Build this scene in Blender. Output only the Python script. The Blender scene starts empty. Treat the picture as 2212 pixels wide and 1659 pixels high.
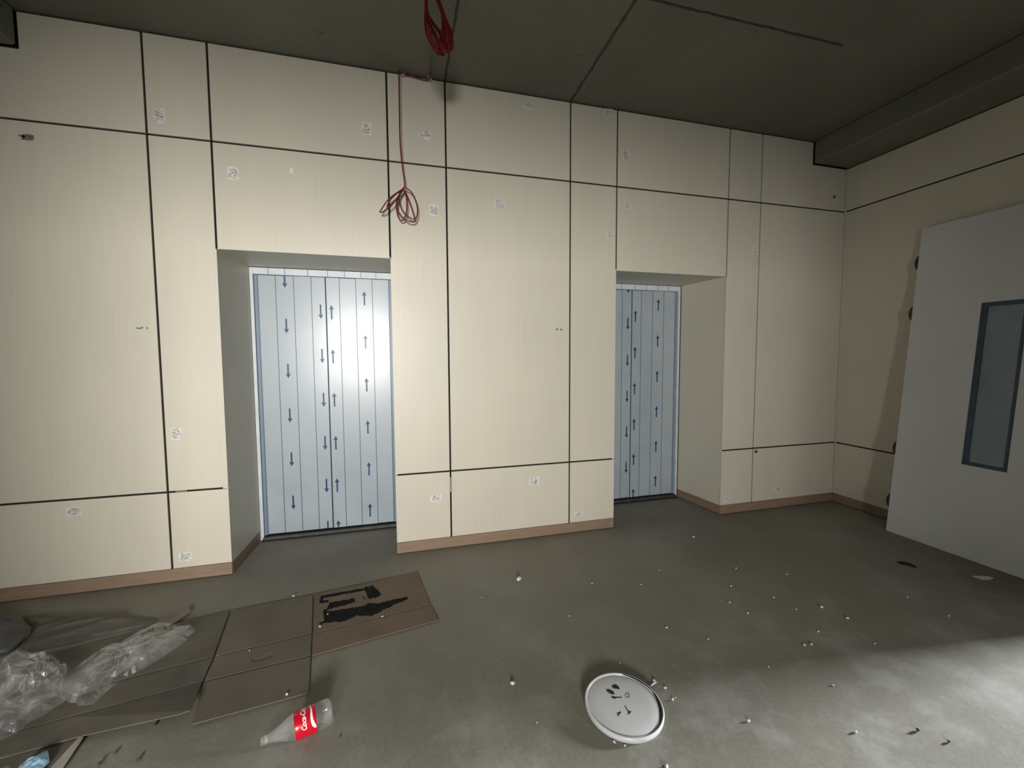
import bpy, bmesh, math, random
from mathutils import Vector, Matrix, noise

# ------------------------------------------------------------------ camera
sc = bpy.context.scene
W, H, F = 2212.0, 1659.0, 902.7827
RX, RY, RZ = math.radians(86.3344), math.radians(-0.2902), math.radians(-15.048)
CAM = Vector((-0.4118, -3.2327, 1.5))
ROT = Matrix.Rotation(RZ, 3, 'Z') @ Matrix.Rotation(RX, 3, 'X') @ Matrix.Rotation(RY, 3, 'Z')
cd = bpy.data.cameras.new('camera')
cd.sensor_fit = 'HORIZONTAL'; cd.sensor_width = 36.0; cd.lens = F / W * 36.0
cd.clip_start = 0.02; cd.clip_end = 100
cam = bpy.data.objects.new('camera', cd)
cam.matrix_world = Matrix.Translation(CAM) @ ROT.to_4x4()
sc.collection.objects.link(cam); sc.camera = cam

# ------------------------------------------------------------------ world, lights, exposure
wd = bpy.data.worlds.new('overcast_sky'); sc.world = wd; wd.use_nodes = True
wd.node_tree.nodes['Background'].inputs[0].default_value = (0.72, 0.82, 1.0, 1)
wd.node_tree.nodes['Background'].inputs[1].default_value = 0.25
sc.view_settings.view_transform = 'Standard'; sc.view_settings.look = 'None'
sc.view_settings.gamma = 1.0; sc.view_settings.use_curve_mapping = False
sc.view_settings.exposure = 0.0

def area_light(name, loc, direction, sx, sy, power, col, spread=180):
    l = bpy.data.lights.new(name, 'AREA'); l.shape = 'RECTANGLE'; l.size = sx; l.size_y = sy
    l.energy = power; l.color = col; l.spread = math.radians(spread)
    o = bpy.data.objects.new(name, l); sc.collection.objects.link(o)
    o.location = loc; o.rotation_euler = Vector(direction).to_track_quat('-Z', 'Z').to_euler()
    return o
# daylight falling through the window behind the photographer and through the doorway on the right
area_light('window_daylight', (-1.36, -8.0, 1.80), (0.03, 1, -0.05), 0.95, 0.95, 126, (1.0, 0.985, 0.95), 85)
area_light('corridor_daylight', (12.3, -2.42, 2.25), (-1, 0.02, -0.16), 1.0, 1.3, 660, (0.92, 0.97, 1.0), 70)

# ------------------------------------------------------------------ pixel -> point helpers
def ray(u, v): return ROT @ Vector(((u - W / 2) / F, -(v - H / 2) / F, -1.0))
def on(u, v, ax, val):
    d = ray(u, v); return CAM + d * ((val - CAM[ax]) / d[ax])
def flo(u, v, z=0.0): return on(u, v, 2, z)
def wal(u, v, y=0.0): return on(u, v, 1, y)

# ------------------------------------------------------------------ sizes read off the photograph
XL, XR = -2.95, 3.877
xa, xb, xc, xd, xe, xf, xg, xh = -1.919, -1.566, -0.459, -0.044, 0.956, 1.374, 2.495, 2.856
zb, z2, zh, z1, zc, zm = 0.087, 0.614, 2.226, 2.917, 3.54, 3.333
YD = 0.548
YB = -5.2
BX0, BX1 = -2.533, 3.455       # inner faces of the two ceiling beams
DC = (-0.991, 1.865)           # centre lines of the two lift doors
G = 0.0065                     # half of a panel joint

# ------------------------------------------------------------------ materials
def new_mat(name):
    m = bpy.data.materials.new(name); m.use_nodes = True
    nt = m.node_tree; return m, nt, nt.nodes['Principled BSDF']
def setp(b, **k):
    for key, v in k.items():
        key = key.replace('_', ' ')
        b.inputs[key].default_value = v
def tex_coord(nt, scale=(1, 1, 1), kind='Object'):
    tc = nt.nodes.new('ShaderNodeTexCoord'); mp = nt.nodes.new('ShaderNodeMapping')
    mp.inputs['Scale'].default_value = scale
    nt.links.new(tc.outputs[kind], mp.inputs[0]); return mp.outputs[0]
def noise_node(nt, vec, scale, detail=4, rough=0.55):
    n = nt.nodes.new('ShaderNodeTexNoise'); n.inputs['Scale'].default_value = scale
    n.inputs['Detail'].default_value = detail; n.inputs['Roughness'].default_value = rough
    nt.links.new(vec, n.inputs['Vector']); return n.outputs['Fac']
def ramp(nt, fac, stops):
    r = nt.nodes.new('ShaderNodeValToRGB'); e = r.color_ramp.elements
    while len(e) < len(stops): e.new(0.5)
    for i, (p, c) in enumerate(stops):
        e[i].position = p; e[i].color = (*c, 1) if len(c) == 3 else c
    nt.links.new(fac, r.inputs[0]); return r.outputs[0]
def mix(nt, fac, a, b, mode='MIX'):
    m = nt.nodes.new('ShaderNodeMix'); m.data_type = 'RGBA'; m.blend_type = mode
    for sock, val in ((m.inputs[0], fac), (m.inputs[6], a), (m.inputs[7], b)):
        if isinstance(val, (int, float)): sock.default_value = val
        elif isinstance(val, tuple): sock.default_value = (*val, 1)
        else: nt.links.new(val, sock)
    return m.outputs[2]
def bump(nt, b, fac, strength, dist=0.01):
    n = nt.nodes.new('ShaderNodeBump'); n.inputs['Strength'].default_value = strength
    n.inputs['Distance'].default_value = dist
    nt.links.new(fac, n.inputs['Height']); nt.links.new(n.outputs[0], b.inputs['Normal'])

def simple(name, col, rough=0.6, var=0.0, scale=8.0, stretch=(1, 1, 1), bmp=0.0, **k):
    m, nt, b = new_mat(name); setp(b, Roughness=rough, **k)
    if var > 0:
        v = tex_coord(nt, stretch); f = noise_node(nt, v, scale)
        lo = tuple(c * (1 - var) for c in col); hi = tuple(min(1, c * (1 + var)) for c in col)
        nt.links.new(ramp(nt, f, [(0.3, lo), (0.7, hi)]), b.inputs['Base Color'])
        if bmp: bump(nt, b, f, bmp)
    else: b.inputs['Base Color'].default_value = (*col, 1)
    return m

def panel_material():
    m, nt, b = new_mat('cream_panel'); setp(b, Roughness=0.42)
    b.inputs['Specular IOR Level'].default_value = 0.45
    v = tex_coord(nt, (70, 70, 1.6)); f = noise_node(nt, v, 1.0, 5, 0.6)
    c = ramp(nt, f, [(0.25, (0.655, 0.605, 0.490)), (0.75, (0.695, 0.645, 0.530))])
    v2 = tex_coord(nt, (1.3, 1.3, 0.8)); f2 = noise_node(nt, v2, 1.2, 2)
    c2 = ramp(nt, f2, [(0.3, (0.93, 0.93, 0.95)), (0.7, (1, 1, 1))])
    nt.links.new(mix(nt, 1.0, c, c2, 'MULTIPLY'), b.inputs['Base Color'])
    bump(nt, b, f, 0.04, 0.002); return m

def floor_material():
    m, nt, b = new_mat('dusty_concrete_floor'); setp(b, Roughness=0.72)
    b.inputs['Specular IOR Level'].default_value = 0.35
    v = tex_coord(nt)
    big = noise_node(nt, v, 0.9, 5, 0.6); mid = noise_node(nt, v, 3.6, 8, 0.66); fine = noise_node(nt, v, 60, 4, 0.7)
    base = ramp(nt, big, [(0.3, (0.205, 0.190, 0.152)), (0.55, (0.250, 0.235, 0.192)), (0.75, (0.30, 0.29, 0.255))])
    grain = ramp(nt, fine, [(0.3, (0.86, 0.86, 0.86)), (0.7, (1.08, 1.08, 1.08))])
    c = mix(nt, 1.0, base, grain, 'MULTIPLY')
    # trodden plaster dust, mostly towards the middle of the lobby
    sep = nt.nodes.new('ShaderNodeSeparateXYZ'); nt.links.new(v, sep.inputs[0])
    mr = nt.nodes.new('ShaderNodeMapRange'); mr.inputs[1].default_value = -1.0; mr.inputs[2].default_value = -2.3
    nt.links.new(sep.outputs[1], mr.inputs[0])
    patch = ramp(nt, mid, [(0.48, (0, 0, 0)), (0.66, (1, 1, 1))])
    dm = nt.nodes.new('ShaderNodeMath'); dm.operation = 'MULTIPLY'
    nt.links.new(mr.outputs[0], dm.inputs[0]); nt.links.new(patch, dm.inputs[1])
    sc2 = nt.nodes.new('ShaderNodeMath'); sc2.operation = 'MULTIPLY'; sc2.inputs[1].default_value = 0.7
    nt.links.new(dm.outputs[0], sc2.inputs[0])
    c = mix(nt, sc2.outputs[0], c, (0.40, 0.40, 0.385))
    nt.links.new(c, b.inputs['Base Color'])
    bump(nt, b, mid, 0.22, 0.012); return m

def ceiling_material(name='raw_concrete', k=1.0):
    m, nt, b = new_mat(name); setp(b, Roughness=0.85)
    v = tex_coord(nt)
    big = noise_node(nt, v, 1.2, 5); spots = noise_node(nt, v, 9, 3, 0.5); fine = noise_node(nt, v, 70, 3)
    base = ramp(nt, big, [(0.3, (0.142 * k, 0.142 * k, 0.108 * k)), (0.7, (0.188 * k, 0.188 * k, 0.146 * k))])
    sp = ramp(nt, spots, [(0.22, (0.5, 0.5, 0.5)), (0.30, (1, 1, 1))])
    c = mix(nt, 1.0, base, sp, 'MULTIPLY')
    gr = ramp(nt, fine, [(0.3, (0.88,) * 3), (0.7, (1.08,) * 3)])
    nt.links.new(mix(nt, 1.0, c, gr, 'MULTIPLY'), b.inputs['Base Color'])
    bump(nt, b, big, 0.3, 0.02); return m

def film_material():
    m, nt, b = new_mat('pale_blue_protective_film'); setp(b, Roughness=0.45)
    b.inputs['Specular IOR Level'].default_value = 0.45
    b.inputs['Coat Weight'].default_value = 0.75; b.inputs['Coat Roughness'].default_value = 0.27
    v = tex_coord(nt); f = noise_node(nt, v, 3.0, 5); f2 = noise_node(nt, v, 1.2, 3)
    nt.links.new(ramp(nt, f, [(0.3, (0.34, 0.39, 0.43)), (0.7, (0.40, 0.45, 0.48))]), b.inputs['Base Color'])
    nt.links.new(ramp(nt, f, [(0.3, (0.38,) * 3), (0.7, (0.52,) * 3)]), b.inputs['Roughness'])
    bump(nt, b, f2, 0.10, 0.01); return m

def sticker_material():
    m, nt, b = new_mat('printed_white_sticker'); setp(b, Roughness=0.6)
    g = tex_coord(nt, (1, 1, 1), 'Generated')
    oi = nt.nodes.new('ShaderNodeObjectInfo')
    ad = nt.nodes.new('ShaderNodeVectorMath'); ad.operation = 'ADD'
    sm = nt.nodes.new('ShaderNodeVectorMath'); sm.operation = 'SCALE'; sm.inputs['Scale'].default_value = 37
    cb = nt.nodes.new('ShaderNodeCombineXYZ')
    for i in range(3): nt.links.new(oi.outputs['Random'], cb.inputs[i])
    nt.links.new(cb.outputs[0], sm.inputs[0]); nt.links.new(g, ad.inputs[0]); nt.links.new(sm.outputs[0], ad.inputs[1])
    mp = nt.nodes.new('ShaderNodeMapping'); mp.inputs['Scale'].default_value = (4, 1, 15); nt.links.new(ad.outputs[0], mp.inputs[0])
    n1 = noise_node(nt, mp.outputs[0], 1.0, 2, 0.5)
    n2 = noise_node(nt, ad.outputs[0], 2.6, 3, 0.6)
    # margins stay white
    sep = nt.nodes.new('ShaderNodeSeparateXYZ'); nt.links.new(g, sep.inputs[0])
    def band(out):
        a = nt.nodes.new('ShaderNodeMath'); a.operation = 'SUBTRACT'; a.inputs[1].default_value = 0.5; nt.links.new(out, a.inputs[0])
        c = nt.nodes.new('ShaderNodeMath'); c.operation = 'ABSOLUTE'; nt.links.new(a.outputs[0], c.inputs[0])
        d = nt.nodes.new('ShaderNodeMath'); d.operation = 'LESS_THAN'; d.inputs[1].default_value = 0.36; nt.links.new(c.outputs[0], d.inputs[0])
        return d.outputs[0]
    mm = nt.nodes.new('ShaderNodeMath'); mm.operation = 'MULTIPLY'
    nt.links.new(band(sep.outputs[0]), mm.inputs[0]); nt.links.new(band(sep.outputs[2]), mm.inputs[1])
    ink = ramp(nt, n1, [(0.44, (1, 1, 1)), (0.52, (0, 0, 0))])
    m2 = nt.nodes.new('ShaderNodeMath'); m2.operation = 'MULTIPLY'
    nt.links.new(ink, m2.inputs[0]); nt.links.new(mm.outputs[0], m2.inputs[1])
    paper = ramp(nt, n2, [(0.38, (0.64, 0.60, 0.51)), (0.58, (0.80, 0.79, 0.76))])
    nt.links.new(mix(nt, m2.outputs[0], paper, (0.33, 0.33, 0.32)), b.inputs['Base Color'])
    return m

def clear_plastic(name, tint, opac_lo, opac_hi, scale, rough=0.12, bmp=0.5, lo=0.35, hi=0.65, gloss=0.05):
    m, nt, b = new_mat(name); setp(b, Roughness=rough)
    b.inputs['Base Color'].default_value = (*tint, 1); b.inputs['Specular IOR Level'].default_value = 0.8
    out = nt.nodes['Material Output']
    tr = nt.nodes.new('ShaderNodeBsdfTransparent'); tr.inputs[0].default_value = (0.96, 0.96, 0.96, 1)
    ms = nt.nodes.new('ShaderNodeMixShader')
    v = tex_coord(nt); f = noise_node(nt, v, scale, 4, 0.6)
    mr = nt.nodes.new('ShaderNodeMapRange'); mr.inputs[1].default_value = lo; mr.inputs[2].default_value = hi
    mr.inputs[3].default_value = opac_lo; mr.inputs[4].default_value = opac_hi
    nt.links.new(f, mr.inputs[0]); nt.links.new(mr.outputs[0], ms.inputs[0])
    nt.links.new(tr.outputs[0], ms.inputs[1]); nt.links.new(b.outputs[0], ms.inputs[2])
    gl = nt.nodes.new('ShaderNodeBsdfGlossy'); gl.inputs['Color'].default_value = (gloss, gloss, gloss, 1); gl.inputs['Roughness'].default_value = rough
    ad = nt.nodes.new('ShaderNodeAddShader'); nt.links.new(ms.outputs[0], ad.inputs[0]); nt.links.new(gl.outputs[0], ad.inputs[1])
    nt.links.new(ad.outputs[0], out.inputs[0])
    if bmp: bump(nt, b, noise_node(nt, v, scale * 2.2, 3), bmp, 0.02)
    return m

M = {}
M['panel'] = panel_material()
M['gap'] = simple('dark_joint_backing', (0.012, 0.010, 0.010), 0.9)
M['floor'] = floor_material()
M['ceiling'] = ceiling_material()
M['beam'] = ceiling_material('raw_concrete_beam', 1.0)
M['seam'] = simple('dark_formwork_line', (0.055, 0.055, 0.045), 0.9, 0.3, 20)
M['seam2'] = simple('pale_formwork_ridge', (0.16, 0.16, 0.13), 0.9, 0.3, 20)
M['base'] = simple('brown_skirting', (0.27, 0.185, 0.125), 0.5, 0.10, 6, (1, 1, 6))
M['film'] = film_material()
M['film_edge'] = simple('blue_grey_door_steel', (0.085, 0.125, 0.19), 0.4)
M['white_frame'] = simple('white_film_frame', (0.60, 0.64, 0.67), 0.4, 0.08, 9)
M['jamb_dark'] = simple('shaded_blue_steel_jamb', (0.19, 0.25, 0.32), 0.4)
M['black'] = simple('black_gap', (0.006, 0.006, 0.007), 0.8)
M['sill'] = simple('dark_door_sill', (0.10, 0.095, 0.085), 0.45, 0.3, 12, Metallic=0.6)
M['arrow'] = simple('dark_blue_arrow_print', (0.002, 0.050, 0.130), 0.45, Specular_IOR_Level=0.35, Coat_Weight=0.2, Coat_Roughness=0.27)
M['sticker'] = sticker_material()
M['scuff'] = simple('dark_scuff', (0.16, 0.15, 0.13), 0.7, 0.5, 60)
M['glue'] = simple('pale_glue_smear', (0.80, 0.79, 0.75), 0.6)
M['tab'] = simple('beige_spacer', (0.30, 0.27, 0.20), 0.6)
M['spacer'] = simple('brown_spacer', (0.25, 0.15, 0.09), 0.6)
M['leaf'] = simple('white_door_leaf_paint', (0.66, 0.67, 0.66), 0.35, 0.05, 2.0, Specular_IOR_Level=0.5)
M['win_trim'] = simple('dark_blue_film_trim', (0.045, 0.075, 0.11), 0.5, 0.2, 10)
M['win_pane'] = simple('blue_filmed_pane', (0.20, 0.25, 0.29), 0.28, 0.10, 5, Specular_IOR_Level=0.7)
M['hinge'] = simple('dark_hinge', (0.03, 0.03, 0.035), 0.5)
M['red'] = simple('dark_red_cable', (0.15, 0.006, 0.014), 0.4)
M['clip'] = simple('grey_steel_clip', (0.35, 0.34, 0.31), 0.5)
M['lid'] = simple('white_lid_plastic', (0.60, 0.61, 0.61), 0.28, 0.03, 6, Specular_IOR_Level=0.5)
M['ink'] = simple('black_ink', (0.012, 0.012, 0.012), 0.5)
M['card'] = simple('brown_cardboard', (0.17, 0.125, 0.085), 0.8, 0.13, 5)
M['card_dusty'] = simple('dusty_cardboard', (0.15, 0.128, 0.098), 0.85, 0.12, 4)
M['card_grey'] = simple('dirty_cardboard', (0.125, 0.11, 0.085), 0.85, 0.25, 5)
M['card_edge'] = simple('lit_cardboard_edge', (0.44, 0.40, 0.33), 0.85, 0.2, 12)  # light on the folded edge is put into this colour
M['smear'] = simple('black_paint_smear', (0.012, 0.012, 0.012), 0.9, 0.6, 30, (1, 5, 1), Specular_IOR_Level=0.15)
M['bag'] = clear_plastic('clear_crumpled_film', (0.72, 0.73, 0.74), 0.03, 0.20, 9, 0.07, 0.35, 0.4, 0.7, 0.10)
M['sheet'] = simple('dark_dusty_sheet', (0.11, 0.10, 0.085), 0.6, 0.35, 5, (1, 3, 1), 0.3)
M['sheet_grey'] = simple('dark_grey_sheet', (0.10, 0.10, 0.11), 0.7, 0.3, 7, bmp=0.3)
M['tape'] = simple('beige_paper_strip', (0.23, 0.20, 0.15), 0.8, 0.1, 10)
M['blue_foil'] = simple('light_blue_plastic', (0.30, 0.50, 0.64), 0.3, 0.35, 22, bmp=0.6)
M['bottle'] = clear_plastic('clear_bottle_plastic', (0.80, 0.81, 0.81), 0.07, 0.17, 9, 0.07, 0.15)
M['label'] = simple('red_bottle_label', (0.56, 0.004, 0.018), 0.25, 0.08, 10, Specular_IOR_Level=0.6)
M['label_white'] = simple('white_label_print', (0.80, 0.78, 0.76), 0.35)
M['crumb'] = simple('white_plaster', (0.78, 0.77, 0.74), 0.85)
M['crumb_dark'] = simple('dark_grit', (0.06, 0.055, 0.05), 0.9)
M['wall_paint'] = simple('grey_plaster_wall', (0.40, 0.39, 0.36), 0.85, 0.1, 3)
M['dust_mark'] = simple('dried_dust', (0.46, 0.46, 0.45), 0.9, 0.15, 20)

# ------------------------------------------------------------------ mesh helpers
COL = sc.collection
def obj(name, verts, faces, mat, parent=None, smooth=False, kind=None):
    me = bpy.data.meshes.new(name); me.from_pydata([tuple(v) for v in verts], [], faces); me.update()
    bm = bmesh.new(); bm.from_mesh(me); bmesh.ops.recalc_face_normals(bm, faces=bm.faces); bm.to_mesh(me); bm.free()
    if isinstance(mat, str): mat = M[mat]
    me.materials.append(mat)
    if smooth: me.polygons.foreach_set('use_smooth', [True] * len(me.polygons))
    o = bpy.data.objects.new(name, me); COL.objects.link(o)
    if parent: o.parent = parent
    if kind: o['kind'] = kind
    return o
def tag(o, label, cat, group=None, kind=None):
    o['label'] = label; o['category'] = cat
    if group: o['group'] = group
    if kind: o['kind'] = kind
    return o
def empty(name, loc):
    o = bpy.data.objects.new(name, None); o.empty_display_size = 0.1; o.location = loc; COL.objects.link(o); return o
def keep(child, parent):                      # parent without moving (parents here have no rotation)
    child.parent = parent; child.location = child.location - parent.location
    return child
def boxv(x0, x1, y0, y1, z0, z1_):
    v = [(x, y, z) for x in (x0, x1) for y in (y0, y1) for z in (z0, z1_)]
    f = [(0, 1, 3, 2), (4, 6, 7, 5), (0, 4, 5, 1), (2, 3, 7, 6), (0, 2, 6, 4), (1, 5, 7, 3)]
    return v, f
def join(*parts):
    V, Fc = [], []
    for v, f in parts:
        n = len(V); V += list(v); Fc += [tuple(i + n for i in q) for q in f]
    return V, Fc
def box(name, x0, x1, y0, y1, z0, z1_, mat, parent=None, kind=None):
    v, f = boxv(x0, x1, y0, y1, z0, z1_); return obj(name, v, f, mat, parent, kind=kind)
def prism(pts, off):
    n = len(pts); off = Vector(off); P = [Vector(p) for p in pts]
    v = P + [p + off for p in P]
    f = [tuple(range(n)), tuple(range(2 * n - 1, n - 1, -1))] + [(i, (i + 1) % n, n + (i + 1) % n, n + i) for i in range(n)]
    return v, f
def bevel(o, w=0.0015):
    md = o.modifiers.new('edge', 'BEVEL'); md.width = w; md.segments = 1; md.limit_method = 'ANGLE'; return o
def catmull(P, n=8, closed=False):
    P = [Vector(p) for p in P]; out = []; N = len(P)
    rng = range(N) if closed else range(N - 1)
    for i in rng:
        if closed: a, b, c, d = P[i - 1], P[i], P[(i + 1) % N], P[(i + 2) % N]
        else: a, b, c, d = P[max(i - 1, 0)], P[i], P[i + 1], P[min(i + 2, N - 1)]
        for k in range(n):
            t = k / n
            out.append(0.5 * ((2 * b) + (c - a) * t + (2 * a - 5 * b + 4 * c - d) * t * t + (3 * b - a - 3 * c + d) * t ** 3))
    if not closed: out.append(P[-1])
    return out
def tube(P, r, seg=8, closed=False):
    P = [Vector(p) for p in P]; N = len(P); V = []; Fc = []
    up = Vector((0.31, 0.52, 0.79)); prev = None
    for i, p in enumerate(P):
        if closed: t = P[(i + 1) % N] - P[i - 1]
        else: t = P[min(i + 1, N - 1)] - P[max(i - 1, 0)]
        t.normalize()
        if prev is None: a = t.cross(up).normalized()
        else: a = (prev - t * prev.dot(t)).normalized()
        prev = a; b = t.cross(a)
        rr = r[i] if isinstance(r, (list, tuple)) else r
        V += [p + (a * math.cos(2 * math.pi * k / seg) + b * math.sin(2 * math.pi * k / seg)) * rr for k in range(seg)]
    for i in range(N if closed else N - 1):
        j = (i + 1) % N
        for k in range(seg):
            Fc.append((i * seg + k, i * seg + (k + 1) % seg, j * seg + (k + 1) % seg, j * seg + k))
    if not closed:
        Fc.append(tuple(range(seg))[::-1]); Fc.append(tuple((N - 1) * seg + k for k in range(seg)))
    return V, Fc
def lathe(profile, seg=48, frame=None, cap0=True, cap1=True):
    V, Fc = [], []
    for r, s in profile:
        for k in range(seg):
            a = 2 * math.pi * k / seg; V.append(Vector((r * math.cos(a), r * math.sin(a), s)))
    for i in range(len(profile) - 1):
        for k in range(seg):
            Fc.append((i * seg + k, i * seg + (k + 1) % seg, (i + 1) * seg + (k + 1) % seg, (i + 1) * seg + k))
    if cap0: Fc.append(tuple(range(seg))[::-1])
    if cap1: Fc.append(tuple((len(profile) - 1) * seg + k for k in range(seg)))
    if frame: V = [frame @ v for v in V]
    return V, Fc
def inside_radius(poly, c, ang):
    d = Vector((math.cos(ang), math.sin(ang))); best = 0.01
    for i in range(len(poly)):
        a = poly[i] - c; b = poly[(i + 1) % len(poly)] - c; e = b - a
        den = d.x * e.y - d.y * e.x
        if abs(den) < 1e-9: continue
        t = (a.x * e.y - a.y * e.x) / den; s = (a.x * d.y - a.y * d.x) / den
        if t > 0 and -1e-6 <= s <= 1 + 1e-6: best = max(best, t)
    return best
def crumpled(pts, height, seed, rings=26, seg=96, freq=9.0, ridge=0.6, power=0.6, base=0.004, stretch=None, rag=0.05):
    """crumpled sheet over a star-shaped outline on the floor"""
    P = [Vector((p[0], p[1])) for p in pts]; c = sum(P, Vector((0, 0))) / len(P)
    V, Fc = [], []; sv = Vector((seed * 7.3, seed * 3.1, seed * 1.7))
    def hgt(x, y, rho):
        q = Vector((x, y, 0))
        if stretch:
            dx, dy, k = stretch; u = x * dx + y * dy; w = -x * dy + y * dx; q = Vector((u / k, w, 0))
        n1 = 1 - abs(noise.noise(q * freq + sv)) * 2.2
        n2 = 1 - abs(noise.noise(q * freq * 2.6 + sv * 2)) * 2.0
        n3 = noise.noise(q * freq * 0.45 + sv * 3)
        m = (1 - ridge) + ridge * (0.6 * n1 + 0.32 * n2 + 0.4 * n3)
        env = max(0.0, 1 - rho ** 2) ** power
        return base + max(0.0, height * env * max(0.05, m) + 0.25 * height * ridge * max(0, n2 - 0.45) * min(1, (1 - rho) * 8))
    V.append(Vector((c.x, c.y, hgt(c.x, c.y, 0))))
    R = [inside_radius(P, c, 2 * math.pi * k / seg) * (1 + rag * noise.noise(Vector((k * 0.9, seed, 0)))) for k in range(seg)]
    for i in range(1, rings + 1):
        rho = i / rings
        for k in range(seg):
            a = 2 * math.pi * k / seg; x = c.x + math.cos(a) * R[k] * rho; y = c.y + math.sin(a) * R[k] * rho
            V.append(Vector((x, y, hgt(x, y, rho))))
    for k in range(seg):
        Fc.append((0, 1 + k, 1 + (k + 1) % seg))
    for i in range(rings - 1):
        for k in range(seg):
            a = 1 + i * seg; b = a + seg
            Fc.append((a + k, b + k, b + (k + 1) % seg, a + (k + 1) % seg))
    return V, Fc

# ------------------------------------------------------------------ floor, ceiling, beams
fl = box('floor', XL - 0.15, 13.0, YB - 0.2, 0.7, -0.12, 0.0, 'floor'); tag(fl, 'dusty grey concrete floor of the lift lobby', 'floor', kind='structure')
ce = box('ceiling', XL - 0.15, 13.0, YB - 0.2, 0.7, zc, zc + 0.12, 'ceiling'); tag(ce, 'raw dark concrete ceiling slab with formwork lines', 'ceiling', kind='structure')
def seam(p, q, w, mat, seed):
    p, q = Vector(p), Vector(q); d = (q - p); L = d.length; d.normalize(); s = Vector((-d.y, d.x, 0)); n = int(L / 0.03)
    V, Fc = [], []
    for i in range(n + 1):
        c = p + d * (L * i / n); k = noise.noise(Vector((i * 0.35, seed, 0))); ww = w * (1 + 0.7 * noise.noise(Vector((i * 0.6, seed + 9, 0))))
        c = c + s * 0.006 * k
        V += [c + s * ww, c + s * ww * 0.3 + Vector((0, 0, -0.005)), c - s * ww * 0.3 + Vector((0, 0, -0.005)), c - s * ww]
        if i:
            a = (i - 1) * 4; b = i * 4
            Fc += [(a, b, b + 1, a + 1), (a + 1, b + 1, b + 2, a + 2), (a + 2, b + 2, b + 3, a + 3)]
    return obj('formwork_seam', V, Fc, mat, ce)
Z0 = zc + 0.0005
seam((xd, 0, Z0), (xd + 0.01, -3.0, Z0), 0.009, 'seam', 1)
seam((xe, 0, Z0), (0.94, -1.0, Z0), 0.011, 'seam', 2)
seam((0.95, -1.0, Z0), (2.45, -1.01, Z0), 0.010, 'seam', 3)
seam((0.94, -1.0, Z0), (0.94, -3.0, Z0), 0.010, 'seam', 4)
b1 = box('ceiling_beam', BX1, XR + 0.05, YB, -0.003, zm, zc + 0.001, 'beam'); bevel(b1, 0.012)
tag(b1, 'concrete downstand beam above the leaning door leaf', 'beam', kind='structure')
b2 = box('ceiling_beam', XL - 0.05, BX0, YB, -0.003, zm - 0.005, zc + 0.001, 'beam'); bevel(b2, 0.012)
tag(b2, 'concrete downstand beam on the side away from the leaning door', 'beam', kind='structure')

# ------------------------------------------------------------------ far wall with panels, two lift niches
aL = (xb, DC[0] - 0.555); aR = (xc, DC[0] + 0.555)      # niche 1 side faces: front x, back x
bL = (xf, DC[1] - 0.555); bR = (xg, DC[1] + 0.565)
T = 0.014
backing = join(boxv(XL, xb - T, T, 0.66, 0.0, zc), boxv(xc + T, xf - T, T, 0.66, 0.0, zc), boxv(xg + T, XR + 0.02, T, 0.66, 0.0, zc),
               boxv(xb - T, xc + T, T, 0.66, zh + T, zc), boxv(xf - T, xg + T, T, 0.66, zh + T, zc),
               boxv(xb - T, xc + T, 0.64, 0.66, 0.0, zh + T), boxv(xf - T, xg + T, 0.64, 0.66, 0.0, zh + T))
wf = obj('wall_far', *backing, 'gap'); tag(wf, 'panelled lift lobby wall with two door niches', 'wall', kind='structure')
PANELS = {}
TOP = zc - 0.012
def panel_poly(key, pts):
    v, f = prism([(x, 0.0, z) for x, z in pts], (0, T, 0)); o = obj('panel', v, f, 'panel', wf); bevel(o, 0.0012); PANELS[key] = o; return o
def panel_rect(key, x0, x1, za, zb_): return panel_poly(key, [(x0, za), (x1, za), (x1, zb_), (x0, zb_)])
cols = [('L', XL, xa - G), ('ab', xa + G, xb), ('cd', xc, xd - G), ('de', xd + G, xe - G), ('ef', xe + G, xf), ('gh', xg, xh - G), ('hi', xh + G, XR)]
for key, x0, x1 in cols:
    panel_rect((key, 0), x0, x1, zb + 0.002, z2 - G)
    x0m, x1m = x0, x1
    panel_rect((key, 1), x0, x1, z2 + G, z1 - G) if key not in ('ab', 'cd', 'ef', 'gh') else None
    if key in ('ab', 'cd', 'ef', 'gh'):
        # beside a niche head the joint starts above the opening, so the piece steps back there
        if key in ('ab', 'ef'):
            pts = [(x0, z2 + G), (x1, z2 + G), (x1, zh), (x1 - G, zh), (x1 - G, z1 - G), (x0, z1 - G)]
        else:
            pts = [(x0, z2 + G), (x1, z2 + G), (x1, z1 - G), (x0 + G, z1 - G), (x0 + G, zh), (x0, zh)]
        panel_poly((key, 1), pts)
    gx0 = G if key in ('cd', 'gh') else 0; gx1 = G if key in ('ab', 'ef') else 0
    if key == 'L':
        panel_poly((key, 2), [(XL, z1 + G), (x1, z1 + G), (x1, TOP), (BX0 + 0.006, TOP), (BX0 + 0.006, zm - 0.014), (XL, zm - 0.014)])
    elif key == 'hi':
        panel_poly((key, 2), [(x0, z1 + G), (XR, z1 + G), (XR, zm - 0.010), (BX1 - 0.006, zm - 0.010), (BX1 - 0.006, TOP), (x0, TOP)])
    else:
        panel_rect((key, 2), x0 + gx0, x1 - gx1, z1 + G, TOP)
for key, x0, x1 in (('bc', xb, xc), ('fg', xf, xg)):
    panel_rect((key, 1), x0 + G, x1 - G, zh, z1 - G)
    panel_rect((key, 2), x0 + G, x1 - G, z1 + G, TOP)
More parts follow.
